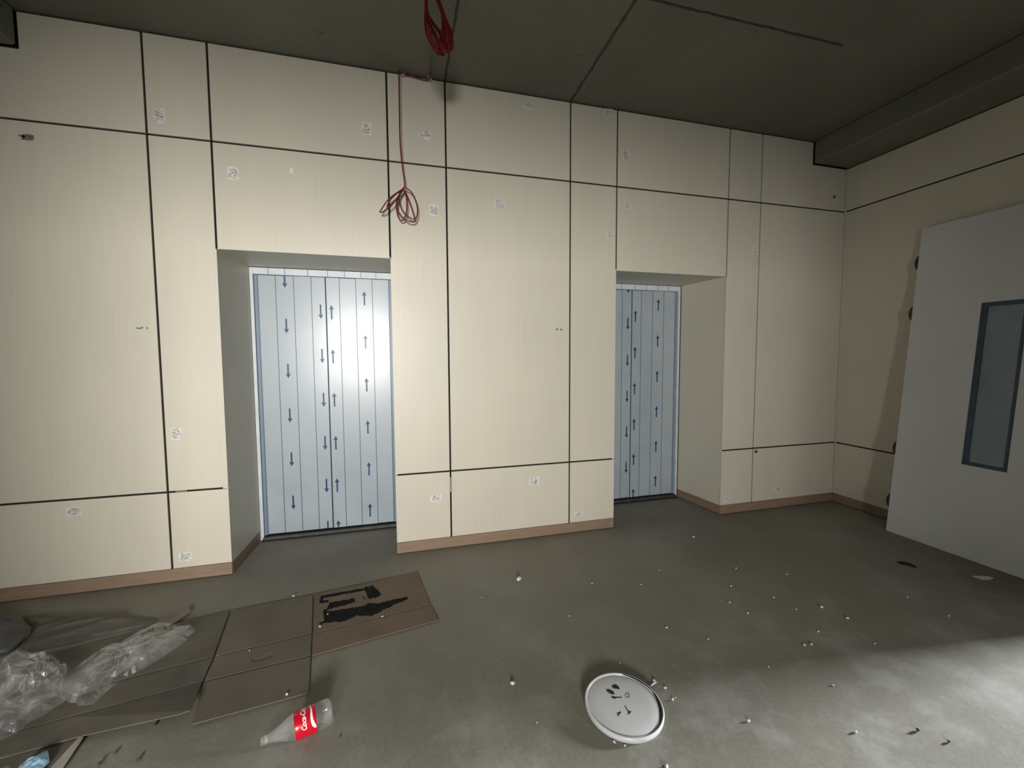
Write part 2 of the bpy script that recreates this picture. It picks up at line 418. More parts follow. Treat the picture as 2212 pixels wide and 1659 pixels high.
# niche linings
def lining(key, pts, off):
    v, f = prism(pts, off); o = obj('panel', v, f, 'panel', wf); PANELS[key] = o; return o
def side(key, x, zt, sgn):
    return lining(key, [(x[0], T, zb), (x[1], YD, zb), (x[1], YD, zt), (x[0], T, zt)], (sgn * T, 0, 0))
side('aL', aL, zh, -1); side('aR', aR, zh, 1); side('bL', bL, zh, -1); side('bR', bR, zh, 1)
lining('aT', [(aL[0], T, zh), (aR[0], T, zh), (aR[1], YD, zh), (aL[1], YD, zh)], (0, 0, T))
lining('bT', [(bL[0], T, zh), (bR[0], T, zh), (bR[1], YD, zh), (bL[1], YD, zh)], (0, 0, T))

# ------------------------------------------------------------------ right and left and rear walls
DY0, DY1 = -2.0, -3.15        # doorway in the right wall
wr = join(boxv(XR + T, XR + 0.2, DY0, 0.0, 0, zc), boxv(XR + T, XR + 0.2, YB, DY1, 0, zc), boxv(XR + T, XR + 0.2, DY1, DY0, 2.15, zc))
wr = obj('wall_right', *wr, 'gap'); tag(wr, 'panelled wall behind the leaning door leaf', 'wall', kind='structure')
for y0, y1, zlo in ((DY0, 0.0, 0), (YB, DY1, 0), (DY1, DY0, 2.15)):
    for za, zb_ in ((zb + 0.002, z2 - G), (z2 + G, z1 - G), (z1 + G, zm - 0.010)):
        za = max(za, zlo)
        if zb_ <= za: continue
        o = box('panel', XR, XR + T, y0, y1, za, zb_, 'panel', wr); bevel(o, 0.0012)
wl = box('wall_left', XL - 0.15, XL, YB, 0.0, 0, zc, 'wall_paint'); tag(wl, 'plain plastered side wall opposite the leaning door leaf', 'wall', kind='structure')
wc = join(boxv(XR + 0.2, 12.7, DY0 + 0.35, DY0 + 0.47, 0, zc), boxv(XR + 0.2, 12.7, DY1 - 0.32, DY1 - 0.2, 0, zc), boxv(12.5, 12.62, DY1 - 0.2, DY0 + 0.35, 0, 0.9), boxv(12.5, 12.62, DY1 - 0.2, DY0 + 0.35, 2.9, zc))
wc = obj('wall_corridor', *wc, 'wall_paint'); tag(wc, 'plain plastered corridor walls beyond the doorway', 'wall', kind='structure')
WX0, WX1, WZ0, WZ1 = -1.80, 0.58, 0.75, 2.26
rear = join(boxv(XL - 0.15, WX0, YB - 0.15, YB, 0, zc), boxv(WX1, XR + 0.2, YB - 0.15, YB, 0, zc),
            boxv(WX0, WX1, YB - 0.15, YB, 0, WZ0), boxv(WX0, WX1, YB - 0.15, YB, WZ1, zc))
wb = obj('wall_rear', *rear, 'wall_paint'); tag(wb, 'plastered wall with a window opening behind the viewpoint', 'wall', kind='structure')

# ------------------------------------------------------------------ skirtings
def skirt(name, p, q, depth_dir, label):
    p, q = Vector(p), Vector(q); d = Vector(depth_dir).normalized() * 0.012
    v, f = prism([p + Vector((0, 0, 0.005)), q + Vector((0, 0, 0.005)), q + Vector((0, 0, zb)), p + Vector((0, 0, zb))], d)
    o = obj(name, v, f, 'base'); bevel(o, 0.0012); tag(o, label, 'skirting board', kind='structure'); return o
e = 0.002
skirt('baseboard_left', (XL, -e, 0), (xb, -e, 0), (0, 1, 0), 'brown skirting under the panels beside the plastic film')
skirt('baseboard_middle', (xc, -e, 0), (xf, -e, 0), (0, 1, 0), 'brown skirting under the pier between the two lifts')
skirt('baseboard_right', (xg, -e, 0), (XR - 0.001, -e, 0), (0, 1, 0), 'brown skirting running into the room corner')
skirt('baseboard_side', (XR - e, -0.003, 0), (XR - e, DY0, 0), (1, 0, 0), 'brown skirting behind the leaning door leaf')
skirt('baseboard_niche_left', (aL[0] + e, 0.012, 0), (aL[1] + e, YD, 0), (-1, 0, 0), 'brown skirting inside the lift niche facing the cardboard')
skirt('baseboard_niche_right', (bR[0] - e, 0.012, 0), (bR[1] - e, YD, 0), (1, 0, 0), 'brown skirting on the side of the niche near the corner')

# ------------------------------------------------------------------ lift doors
STR = [-0.500, -0.373, -0.240, -0.109, -0.003, 0.003, 0.107, 0.237, 0.369, 0.503]
ARROW = {}
def arrow_mesh(up, zlo, zhi):
    """flat printed arrow, clipped to the leaf"""
    L, hw, hh, sw = 0.118, 0.019, 0.034, 0.0062
    s = 1 if up else -1
    def z(t): return min(max(s * t, zlo), zhi)
    pts = [(-sw, -L / 2), (sw, -L / 2), (sw, L / 2 - hh), (hw, L / 2 - hh * 1.05), (0, L / 2), (-hw, L / 2 - hh * 1.05), (-sw, L / 2 - hh)]
    v = [Vector((x, 0, z(t))) for x, t in pts] + [Vector((x, 0.0008, z(t))) for x, t in pts]
    n = 7; f = [(0, 1, 2, 6), (2, 3, 4), (2, 4, 6), (4, 5, 6)]
    f += [tuple(i + n for i in q[::-1]) for q in f] + [(i, (i + 1) % n, n + (i + 1) % n, n + i) for i in range(n)]
    me = bpy.data.meshes.new('arrow'); me.from_pydata([tuple(a) for a in v], [], f); me.update(); me.materials.append(M['arrow']); return me
ZD0, ZD1 = 0.042, 2.168
def lift_door(n, cx, label, cols):
    d = empty('door_%d' % n, (cx, 0.60, 0)); tag(d, label, 'lift door', kind='structure')
    def b(name, x0, x1, y0, y1, za, zb_, m, par=None):
        o = box(name, cx + x0, cx + x1, y0, y1, za, zb_, m); keep(o, par or d) if not par else None
        if par: o.parent = par; o.location = -par.location - d.location
        return o
    for s in (-1, 1):
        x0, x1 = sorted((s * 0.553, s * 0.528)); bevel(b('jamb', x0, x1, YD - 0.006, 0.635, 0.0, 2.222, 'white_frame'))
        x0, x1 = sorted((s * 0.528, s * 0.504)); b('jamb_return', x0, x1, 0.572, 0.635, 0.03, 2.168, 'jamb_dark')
    bevel(b('head_frame', -0.528, 0.528, YD - 0.004, 0.635, 2.170, 2.222, 'white_frame'))
    for x in (-0.42, -0.30, -0.13, 0.02, 0.15, 0.28, 0.40):
        b('film_joint', x, x + 0.004, YD - 0.0055, YD - 0.004, 2.171, 2.221, 'film_edge')
    bevel(b('sill', -0.53, 0.53, YD - 0.03, 0.635, 0.012, 0.034, 'sill'))
    b('sill_groove', -0.52, 0.52, YD - 0.016, 0.60, 0.0345, 0.036, 'black')
    b('sill_gap', -0.54, 0.54, YD - 0.034, 0.63, 0.001, 0.011, 'black')
    rng = random.Random(n)
    for s in (-1, 1):
        x0, x1 = sorted((s * 0.0022, s * 0.506))
        leaf = box('door_leaf', cx + x0, cx + x1, 0.563, 0.60, ZD0, ZD1, 'film_edge'); keep(leaf, d)
        rgn = range(4) if s < 0 else range(5, 9)
        for i in rgn:
            a, c = STR[i] + 0.0030, STR[i + 1] - 0.0030
            t = 0.0012 + 0.0005 * rng.random()
            o = box('film_strip', cx + a, cx + c, 0.563 - t, 0.563, ZD0 + 0.004 * rng.random(), ZD1 - 0.004 * rng.random(), 'film')
            o.parent = leaf; o.location = -d.location - leaf.location
        for colx, up, zs in cols:
            if (colx < 0) != (s < 0): continue
            for z in zs:
                lo, hi = max(-0.2, ZD0 + 0.003 - z), min(0.2, ZD1 - 0.003 - z)
                k = (up, round(lo, 3), round(hi, 3))
                if k not in ARROW: ARROW[k] = arrow_mesh(*k)
                o = bpy.data.objects.new('arrow', ARROW[k]); COL.objects.link(o); o.parent = leaf
                o.location = Vector((cx + colx, 0.563 - 0.0027, z)) - d.location - leaf.location
    return d
step = 0.3675
def zs(start, n): return [start - step * i for i in range(n)]
lift_door(1, DC[0], 'film-wrapped pale blue lift door facing the cardboard', [(-0.305, False, zs(2.131, 6)), (-0.043, False, zs(1.885, 6)), (0.041, True, zs(1.883, 6)), (0.303, True, zs(2.005, 6))])
lift_door(2, DC[1], 'film-wrapped pale blue lift door near the room corner', [(-0.305, False, zs(2.10, 6)), (-0.044, False, zs(2.198, 7)), (0.041, True, zs(1.908, 6)), (0.303, True, zs(2.029, 6))])

# ------------------------------------------------------------------ stickers and marks on the panels
def on_panel(key, u, v, w, h, name='sticker', mat='sticker', rot=0.0, lab=None, seed=0, rag=0.10):
    """small piece stuck on a panel of the far wall; w, h in pixels of the photograph"""
    c = wal(u, v); l = wal(u - w / 2, v); r = wal(u + w / 2, v); t = wal(u, v - h / 2); b_ = wal(u, v + h / 2)
    hw = (r - l).length / 2; hh = (t - b_).length / 2; rng = random.Random(int(u * 31 + v))
    base = [(-1, -1), (0, -1.04), (1, -1), (1.03, 0), (1, 1), (0, 1.03), (-1, 1), (-1.02, 0)]
    pts = []
    for x, z in base:
        x *= hw * (1 + rag * (rng.random() - 0.6)); z *= hh * (1 + rag * (rng.random() - 0.6))
        pts.append((c.x + x * math.cos(rot) - z * math.sin(rot), -0.0012, c.z + x * math.sin(rot) + z * math.cos(rot)))
    vv, f = prism(pts, (0, 0.0012, 0)); o = obj(name, vv, f, mat, PANELS[key])
    if lab: o['label'] = lab
    return o
for key, u, v, w, h, rot in [
    (('ab', 2), 344, 250, 24, 31, 0.05), (('bc', 1), 504, 374, 23, 28, 0.03), (('bc', 2), 792, 278, 20, 28, 0), (('cd', 2), 917, 290, 25, 20, -0.25),
    (('cd', 1), 938, 454, 19, 24, 0.08), (('de', 1), 1079, 440, 24, 17, -0.2), (('de', 2), 1141, 227, 20, 15, -0.15), (('ef', 2), 1316, 244, 16, 18, 0.1),
    (('fg', 2), 1352, 336, 14, 22, 0.03), (('fg', 1), 1356, 442, 13, 22, 0), (('ef', 1), 1317, 506, 12, 17, 0), (('gh', 2), 1634, 411, 7, 15, 0.05),
    (('gh', 1), 1630, 541, 9, 17, 0.1), (('ab', 1), 381, 937, 23, 27, 0.0), (('L', 0), 159, 1105, 33, 18, 0.05), (('ab', 0), 401, 1202, 30, 19, 0.06),
    (('cd', 0), 942, 1075, 23, 17, 0.03), (('de', 0), 1154, 1039, 20, 17, 0.02), (('ef', 0), 1249, 1111, 18, 11, -0.03), (('gh', 0), 1572, 1077, 14, 11, 0),
    (('hi', 0), 1679, 1058, 12, 10, 0.2), (('hi', 1), 1738, 524, 7, 11, 0.1)]:
    on_panel(key, u, v, w, h, rot=rot)
for key, u, v, w, h in [(('L', 1), 60, 297, 26, 12), (('L', 1), 48, 294, 16, 5), (('L', 1), 299, 709, 12, 2.4), (('L', 1), 307, 707.5, 6, 2.4), (('L', 1), 318, 709, 4, 4),
                        (('de', 1), 1203, 711, 5, 3), (('de', 1), 1212, 712, 5, 3.5), (('hi', 2), 1802, 425, 7, 6)]:
    on_panel(key, u, v, w, h, 'scuff_mark', 'scuff', -0.12, 'small dark scuff', rag=0.5)
on_panel(('bc', 1), 630, 368, 9, 12, 'glue_smear', 'glue', -0.3, 'whitish glue smear', rag=0.7)
on_panel(('hi', 0), 1633, 975.5, 5, 5, 'screw_hole', 'black', 0, 'small dark hole', rag=0.1)
c0 = wal(974.5, 1030); c1 = wal(976.5, 1062)
o = box('spacer_tab', xd - 0.006, xd + 0.007, -0.010, 0.012, c1.z, c0.z, 'tab', wf); o['label'] = 'beige spacer tab wedged in the joint'
c0 = wal(379, 1062); c1 = wal(404, 1060)
o = box('joint_filler', c0.x, c1.x, 0.001, 0.012, z2 - 0.006, z2 + 0.006, 'spacer', wf); o['label'] = 'brown filler piece in the joint'
c0 = wal(482, 1054); o = box('joint_filler', c0.x, xb - 0.001, -0.001, 0.012, z2 - 0.002, z2 + 0.0055, 'glue', wf); o['label'] = 'white chip at the joint end'

# ------------------------------------------------------------------ leaning door leaf with window cut-out
P0 = Vector((3.592, -0.683, 0.0)); P1 = Vector((3.826, -0.683, 2.556))       # far edge of the front face, bottom and top
ev = (P1 - P0).normalized(); eu = Vector((0, -1, 0)); en = eu.cross(ev).normalized()
if en.x < 0: en = -en                                                        # towards the wall
LH = (P1 - P0).length; LW = 1.24; LT = 0.042
def leafpt(u, v):
    d = ray(u, v); t = (P0 - CAM).dot(en) / d.dot(en); q = CAM + d * t - P0
    return q.dot(eu), q.dot(ev)
wu0, wv1 = leafpt(2120, 654); wu0b, wv0 = leafpt(2076, 1003); wu1, wv0b = leafpt(2175, 1020)
wu0 = (wu0 + wu0b) / 2; wv0 = (wv0 + wv0b) / 2
dl = empty('door_leaf', P0 + eu * LW / 2); tag(dl, 'white door leaf with narrow blue-filmed window leaning against the wall', 'door leaf')
def L3(u, v, w): return P0 + eu * u + ev * v + en * w - dl.location
def ring(name, o4, i4, w0, w1, mat):
    oc = [(o4[0], o4[2]), (o4[1], o4[2]), (o4[1], o4[3]), (o4[0], o4[3])]; ic = [(i4[0], i4[2]), (i4[1], i4[2]), (i4[1], i4[3]), (i4[0], i4[3])]
    V = [L3(*p, w0) for p in oc] + [L3(*p, w0) for p in ic] + [L3(*p, w1) for p in oc] + [L3(*p, w1) for p in ic]
    Fc = []
    for i in range(4):
        j = (i + 1) % 4
        Fc += [(i, j, 4 + j, 4 + i), (8 + i, 12 + i, 12 + j, 8 + j), (i, 8 + i, 8 + j, j), (4 + i, 4 + j, 12 + j, 12 + i)]
    return obj(name, V, Fc, mat, dl)
bevel(ring('leaf_board', (0, LW, 0, LH), (wu0, wu1, wv0, wv1), 0.0, LT, 'leaf'), 0.0015)
ring('window_trim', (wu0, wu1, wv0, wv1), (wu0 + 0.032, wu1 - 0.024, wv0 + 0.025, wv1 - 0.03), 0.008, LT - 0.004, 'win_trim')
V = [L3(u, v, w) for w in (0.016, 0.022) for u, v in ((wu0 + 0.03, wv0 + 0.023), (wu1 - 0.022, wv0 + 0.023), (wu1 - 0.022, wv1 - 0.028), (wu0 + 0.03, wv1 - 0.028))]
o = obj('window_pane', V, [(0, 1, 2, 3), (4, 7, 6, 5), (0, 4, 5, 1), (1, 5, 6, 2), (2, 6, 7, 3), (3, 7, 4, 0)], 'win_pane', dl); o['label'] = 'narrow pane under blue film'
for zz in (0.262, 0.712, 1.852, 2.275):
    v0 = zz / ev.z; pr = [(0.0, -0.06), (-0.016, -0.048), (-0.026, -0.02), (-0.028, 0.0), (-0.026, 0.02), (-0.016, 0.048), (0.0, 0.06)]
    vv, f = prism([L3(a, v0 + b, 0.004) for a, b in pr], en * 0.024); o = obj('hinge', vv, f, 'hinge', dl); o['label'] = 'dark hinge on the leaf edge'

# ------------------------------------------------------------------ red cable
rc = empty('red_cable', (-0.37, -0.03, zc)); tag(rc, 'dark red cable coiled under the ceiling and hanging in loops', 'cable')
def part(name, vf, mat, parent, smooth=True):
    o = obj(name, vf[0], vf[1], mat, smooth=smooth); keep(o, parent); return o
rng = random.Random(5)
YC = -0.75
top = wal(918, -42, YC); parts = []
for i in range(15):
    k = i / 14.0
    uB = 946 + 30 * k + rng.uniform(-3, 3); vB = 92 + 24 * math.sin(math.pi * (0.35 + 0.5 * k)) + rng.uniform(-10, 4)
    uw = rng.uniform(9, 17); dy = rng.uniform(-0.03, 0.03)
    P = [wal(925 + rng.uniform(-4, 4), -30, YC), wal(921 + 6 * k - uw * 0.2, 25, YC + dy), wal(uB - uw - 8, 72, YC + dy), wal(uB - uw * 0.5, vB - 4, YC + dy), wal(uB, vB, YC + dy),
         wal(uB + 4, vB - 22, YC + dy * 0.6), wal(955 + 8 * k, 38, YC + dy), wal(936 + rng.uniform(-4, 4), -22, YC)]
    parts.append(tube(catmull(P, 6, True), 0.0042, 6, True))
part('ceiling_coil', join(*parts), 'red', rc)
q0 = wal(931, 60, YC); q1 = wal(931.5, 100, -0.62); q2 = wal(931, 145, -0.16); q3 = Vector((-0.165, -0.035, 3.505)); q4 = Vector((-0.24, -0.02, 3.512)); q5 = Vector((-0.362, -0.055, 3.515))
part('linking_run', tube(catmull([q0, q1, q2, q3, q4, q5], 8), 0.0045, 8), 'red', rc)
hk = Vector((q0.x - 0.03, YC, zc))
part('ceiling_hook', tube(catmull([(top.x, YC, zc + 0.004), (top.x, YC, zc - 0.02), (top.x + 0.02, YC, zc - 0.045), (top.x + 0.045, YC, zc - 0.03)], 6), 0.003, 6), 'clip', rc)
DY = -0.10
K = wal(872, 404, DY)
drop = [q5, wal(862, 158, DY), wal(862.5, 220, DY), wal(864, 300, DY), wal(868, 350, DY), wal(874, 395, DY), wal(873, 405, DY)]
part('drop_wire', tube(catmull(drop, 8), 0.0045, 8), 'red', rc)
loops = [
    [(872, 407), (842, 428), (824, 452), (821, 458), (830, 456), (850, 438), (868, 412)],
    [(872, 408), (848, 426), (836, 446), (843, 446), (856, 430)],
    [(873, 406), (888, 414), (899, 436), (902, 458), (897, 476), (888, 479), (876, 474), (862, 460), (857, 442), (866, 416)],
    [(872, 410), (880, 424), (890, 452), (895, 473), (880, 466), (868, 452), (862, 432), (864, 416)],
    [(872, 411), (878, 428), (878, 458), (872, 474), (866, 476), (860, 468), (856, 448), (858, 430), (866, 416)]]
parts = []
for i, Lp in enumerate(loops):
    dy = DY + (i - 2) * 0.008
    parts.append(tube(catmull([wal(u, v, dy if 404 < v else DY) for u, v in Lp], 6, True), 0.0045, 6, True))
part('hanging_loops', join(*parts), 'red', rc)
for u, v in ((871, 153), (928, 163)):
    p = wal(u, v, -0.01)
    o = box('clip', p.x - 0.014, p.x + 0.014, -0.03, -0.0005, zc - 0.03, zc - 0.004, 'clip'); keep(o, rc); bevel(o)

# ------------------------------------------------------------------ bucket lid
LC = Vector((0.479, -1.723, 0.0)); LR = 0.163
lid = empty('bucket_lid', LC); tag(lid, 'round white plastic bucket lid with black scribbles lying on floor', 'lid')
tilt = Matrix.Rotation(0.046, 4, 'X')
prof = [(LR - 0.004, 0.0035), (LR, 0.006), (LR + 0.001, 0.021), (LR - 0.001, 0.0255), (LR - 0.004, 0.0272), (LR - 0.007, 0.0262), (LR - 0.0085, 0.022), (LR - 0.0105, 0.0195), (LR - 0.013, 0.0205), (LR - 0.022, 0.0235), (LR - 0.06, 0.0245), (0.03, 0.025), (0.0005, 0.025)]
lv, lf = lathe(prof, 96, cap0=False, cap1=True)
fr = Matrix.Translation((0, 0, 0.004)) @ tilt
o = obj('lid_shell', [fr @ v for v in lv], lf, 'lid', lid, smooth=True)
under = lathe([(LR - 0.004, 0.0035), (LR - 0.006, 0.008), (LR - 0.012, 0.016), (0.0005, 0.018)], 64, cap0=False, cap1=True)
o = obj('lid_underside', [fr @ v for v in under[0]], under[1], 'lid', lid, smooth=True)
def lidmark(pts, name='ink_mark', mat='ink', h=0.0252, loc=1150, sc_=5.53):
    P = []
    for x, y in pts:
        q = flo(1150 + x / sc_, 1380 + y / sc_, 0.030) - LC
        P.append(fr @ Vector((q.x, q.y, 0.0)) * 1.0)
    P = [Vector((p.x, p.y, (fr @ Vector((p.x, p.y, h))).z)) for p in P]
    v, f = prism(P, (0, 0, 0.0006)); return obj(name, v, f, mat, lid)
for pts in [[(945, 575), (975, 553), (1005, 556), (1035, 585), (1043, 610), (1010, 602), (970, 598)],
            [(880, 610), (915, 608), (965, 632), (985, 660), (960, 668), (925, 655), (895, 635)],
            [(940, 682), (962, 690), (1000, 695), (1070, 696), (1072, 704), (1010, 706), (985, 716), (955, 708)],
            [(1005, 870), (1020, 880), (1035, 872), (1058, 858), (1056, 882), (1038, 890), (1036, 918), (1022, 905), (1018, 888)],
            [(1100, 792), (1112, 797), (1140, 842), (1162, 858), (1185, 862), (1165, 880), (1142, 898), (1146, 862), (1128, 840)]]:
    lidmark(pts)
# small ring-shaped scribble, and grime along the rim
ringpts = [(1118 + 20 + 22 * math.cos(a) + 6 * math.sin(a), 675 + 26 * math.sin(a)) for a in [i * math.pi / 7 for i in range(14)]]
P = []
for x, y in ringpts:
    q = flo(1150 + x / 5.53, 1380 + y / 5.53, 0.030) - LC; P.append(Vector((q.x, q.y, (fr @ Vector((q.x, q.y, 0.0256))).z)))
obj('ink_mark', *tube(P, 0.0009, 5, True), 'ink', lid)
def rim_arc(a0, a1, w0, w1, r, h, n=26):
    V, Fc = [], []
    for i in range(n + 1):
        t = i / n; a = math.radians(a0 + (a1 - a0) * t); w = w0 + (w1 - w0) * math.sin(math.pi * t) * (0.75 + 0.35 * noise.noise(Vector((i * 0.7, a0, 0))))
        for rr, hh in ((r, h + 0.0025), (r - w, h)):
            V.append(fr @ Vector((rr * math.cos(a), rr * math.sin(a), hh)))
        if i: k = 2 * i; Fc.append((k - 2, k, k + 1, k - 1))
    return V, Fc
o = obj('rim_grime', *rim_arc(-62, 10, 0.002, 0.017, LR - 0.007, 0.0248), 'ink', lid); o['label'] = 'black grime inside the rim'
o = obj('rim_grime', *rim_arc(10, 62, 0.002, 0.007, LR - 0.007, 0.0248), 'ink', lid); o['label'] = 'black grime inside the rim'

# ------------------------------------------------------------------ flattened cardboard box
TH = 0.005
A0 = flo(560, 1440)
cb = empty('flattened_cardboard_box', (A0.x, A0.y, 0)); tag(cb, 'unfolded brown cardboard box with black smears lying flat on floor', 'cardboard box')
def flap(name, px, mat, zs=None, parent=cb):
    zs = zs or [0.004] * len(px)
    P = [flo(u, v, z + TH) for (u, v), z in zip(px, zs)]
    v, f = prism(P, (0, 0, -TH)); o = obj(name, v, f, mat); keep(o, parent); bevel(o, 0.001); return o
fa = flap('flap', [(678, 1284), (902, 1237), (930, 1305.5), (677.5, 1368)], 'card')
fm = flap('side_strip', [(677.5, 1369.5), (930.5, 1307), (948, 1339), (673.5, 1416)], 'card')
flap('flap', [(500, 1319), (675.5, 1284.5), (673.5, 1367), (466, 1417)], 'card_dusty')
hb = flap('side_strip', [(465, 1419), (673, 1369), (671, 1415), (440, 1471)], 'card_dusty')
flap('flap', [(439, 1473.5), (670.5, 1417.5), (667.5, 1496), (415, 1564)], 'card_dusty', [0.004, 0.004, 0.004, 0.010])
flap('flap', [(496, 1320), (461, 1418), (150, 1496), (-70, 1552), (-60, 1450), (150, 1400), (400, 1341)], 'card_grey')
flap('side_strip', [(460.5, 1420), (437, 1472), (150, 1548), (-70, 1606), (-70, 1554), (150, 1498)], 'card_grey', [0.004, 0.010, 0.008, 0.006, 0.004, 0.004])
lf_ = flap('flap', [(436, 1473.5), (411, 1534), (385, 1543), (182, 1588), (20, 1632), (-70, 1655), (-70, 1608), (150, 1550)], 'card_grey', [0.010, 0.038, 0.036, 0.012, 0.006, 0.006, 0.006, 0.008])
# finger hole
hc = [(545 + 2, 1424), (558, 1415), (575, 1409), (588, 1407), (592, 1411), (588, 1417), (570, 1424), (552, 1429), (543, 1429)]
P = [flo(u, v, 0.0094) for u, v in hc]; v, f = prism(P, (0, 0, 0.0006)); o = obj('hand_hole_tab', v, f, 'card'); o.parent = hb; o['label'] = 'punched oval hand hole tab'
P = [flo(u, v, 0.0097) for u, v in hc]; o = obj('hand_hole_slit', *tube([p for p in P[5:] + P[:1]], 0.0016, 5), 'black'); o.parent = hb
# black smears on the end flap
def cardpoly(name, pts, mat, z=0.0093):
    rag = []
    for i, (x0, y0) in enumerate(pts):
        x1, y1 = pts[(i + 1) % len(pts)]; n = max(1, int(math.hypot(x1 - x0, y1 - y0) / 11))
        for k in range(n):
            t = k / n; q = Vector((x0 * 0.11 + t * (x1 - x0) * 0.11, y0 * 0.11 + t * (y1 - y0) * 0.11, 0))
            rag.append((x0 + (x1 - x0) * t + 9 * noise.noise(q), y0 + (y1 - y0) * t + 9 * noise.noise(q + Vector((7, 3, 1)))))
    P = [flo(400 + x / 3.615, 1200 + y / 3.615, z) for x, y in rag]
    v, f = prism(P, (0, 0, 0.0004)); o = obj(name, v, f, mat); o.parent = fa; o['label'] = 'black paint smear'; return o
cardpoly('paint_smear', [(1040, 535), (1085, 508), (1078, 430), (1112, 408), (1108, 438), (1280, 413), (1400, 393), (1430, 370), (1500, 375), (1600, 350), (1740, 322), (1735, 345), (1640, 380), (1520, 440), (1460, 470), (1340, 470), (1220, 520), (1130, 522)], 'smear')
cardpoly('paint_smear', [(1110, 402), (1130, 368), (1260, 345), (1402, 318), (1402, 345), (1300, 372), (1200, 400), (1112, 425)], 'smear')
cardpoly('paint_smear', [(1390, 255), (1460, 236), (1500, 265), (1535, 310), (1480, 330), (1430, 338), (1412, 290)], 'smear')
cardpoly('paint_smear', [(1045, 372), (1060, 315), (1180, 292), (1390, 256), (1405, 275), (1260, 300), (1085, 330), (1070, 350), (1120, 352), (1118, 366)], 'smear')
cardpoly('paint_smear', [(1318, 322), (1350, 316), (1400, 330), (1398, 366), (1330, 376)], 'sheet', 0.0098)
# second sheet, its turned-up edge coloured pale as if lit
p0 = flo(180, 1592, 0.004)
cs = empty('cardboard_sheet', (p0.x, p0.y, 0)); tag(cs, 'grey cardboard sheet with folded edge coloured as lit under the blue wrapper', 'cardboard sheet')
flap('sheet_board', [(172, 1594), (92, 1680), (-150, 1740), (-150, 1690), (-20, 1642)], 'card_grey', [0.0005] * 5, cs)
flap('folded_edge', [(168, 1594), (181, 1591), (128, 1668), (88, 1700), (80, 1690)], 'card_edge', [0.006, 0.010, 0.010, 0.010, 0.006], cs)

# ------------------------------------------------------------------ sheets and film in the corner
def spread(name, pix, h, seed, mat, z=0.0, **k):
    P = [flo(u, v, z) for u, v in pix]; v, f = crumpled(P, h, seed, **k)
    return obj(name, v, f, mat, smooth=True)
o = spread('dust_sheet', [(40, 1334), (90, 1330), (150, 1335), (260, 1335), (350, 1338), (330, 1350), (250, 1368), (150, 1392), (70, 1408), (40, 1398), (66, 1372), (70, 1352)], 0.035, 3, 'sheet', freq=5, ridge=0.7, base=0.003, stretch=(0.93, 0.30, 4.0), rag=0.08)
tag(o, 'dark wrinkled dust sheet between the skirting and plastic film', 'sheet')
P = [flo(u, v, 0.04) for u, v in [(-150, 1345), (-60, 1322), (0, 1326), (34, 1340), (62, 1356), (52, 1374), (30, 1392), (5, 1402), (-120, 1430)]]
o = obj('grey_felt_sheet', *crumpled(P, 0.018, 9, freq=6, ridge=0.5, base=0.032, rag=0.03), 'sheet_grey', smooth=True)
o.modifiers.new('thickness', 'SOLIDIFY').thickness = 0.030
tag(o, 'dark grey felt sheet lying over the wrinkled dust sheet', 'sheet')
P = [flo(354, 1344, 0.016), flo(380, 1330, 0.016), flo(408, 1309, 0.016), flo(411.5, 1320, 0.016), flo(384, 1340, 0.016), flo(360, 1352, 0.016)]
v, f = prism(P, (0, 0, -0.004)); o = obj('paper_strip', v, f, 'tape'); tag(o, 'short beige paper strip sticking out past the plastic film', 'paper strip')

bz = 0.03
pb = empty('plastic_film', flo(150, 1480)); tag(pb, 'crumpled clear plastic film heaped on the cardboard', 'plastic film')
def bagpart(name, pix, h, seed, **k):
    P = [flo(u, v, bz) for u, v in pix]; v, f = crumpled(P, h, seed, **k); o = obj(name, v, f, 'bag', smooth=False); keep(o, pb); return o
bagpart('film_heap', [(-40, 1470), (-8, 1425), (18, 1408), (45, 1404), (62, 1418), (112, 1414), (148, 1440), (150, 1462), (138, 1484), (140, 1508), (100, 1532), (52, 1562), (10, 1590), (-40, 1600)], 0.10, 11, rings=15, seg=52, freq=9, ridge=0.85, power=0.45, base=0.014)
bagpart('film_heap', [(-30, 1480), (10, 1440), (60, 1428), (120, 1432), (140, 1460), (128, 1490), (90, 1515), (40, 1548), (-20, 1580)], 0.075, 23, rings=11, seg=40, freq=11, ridge=0.8, power=0.5, base=0.02)
bagpart('film_tail', [(112, 1478), (158, 1442), (205, 1402), (262, 1392), (310, 1362), (352, 1342), (385, 1345), (424, 1352), (400, 1380), (335, 1424), (280, 1452), (240, 1478), (205, 1512), (172, 1518), (132, 1502)], 0.075, 31, rings=14, seg=60, freq=9, ridge=0.85, power=0.5, base=0.014, stretch=(0.75, 0.66, 3.0))
bagpart('film_tail', [(122, 1480), (210, 1415), (300, 1378), (350, 1358), (385, 1360), (330, 1405), (270, 1445), (205, 1485), (165, 1500)], 0.06, 47, rings=10, seg=44, freq=10, ridge=0.8, power=0.5, base=0.018, stretch=(0.75, 0.66, 3.0))

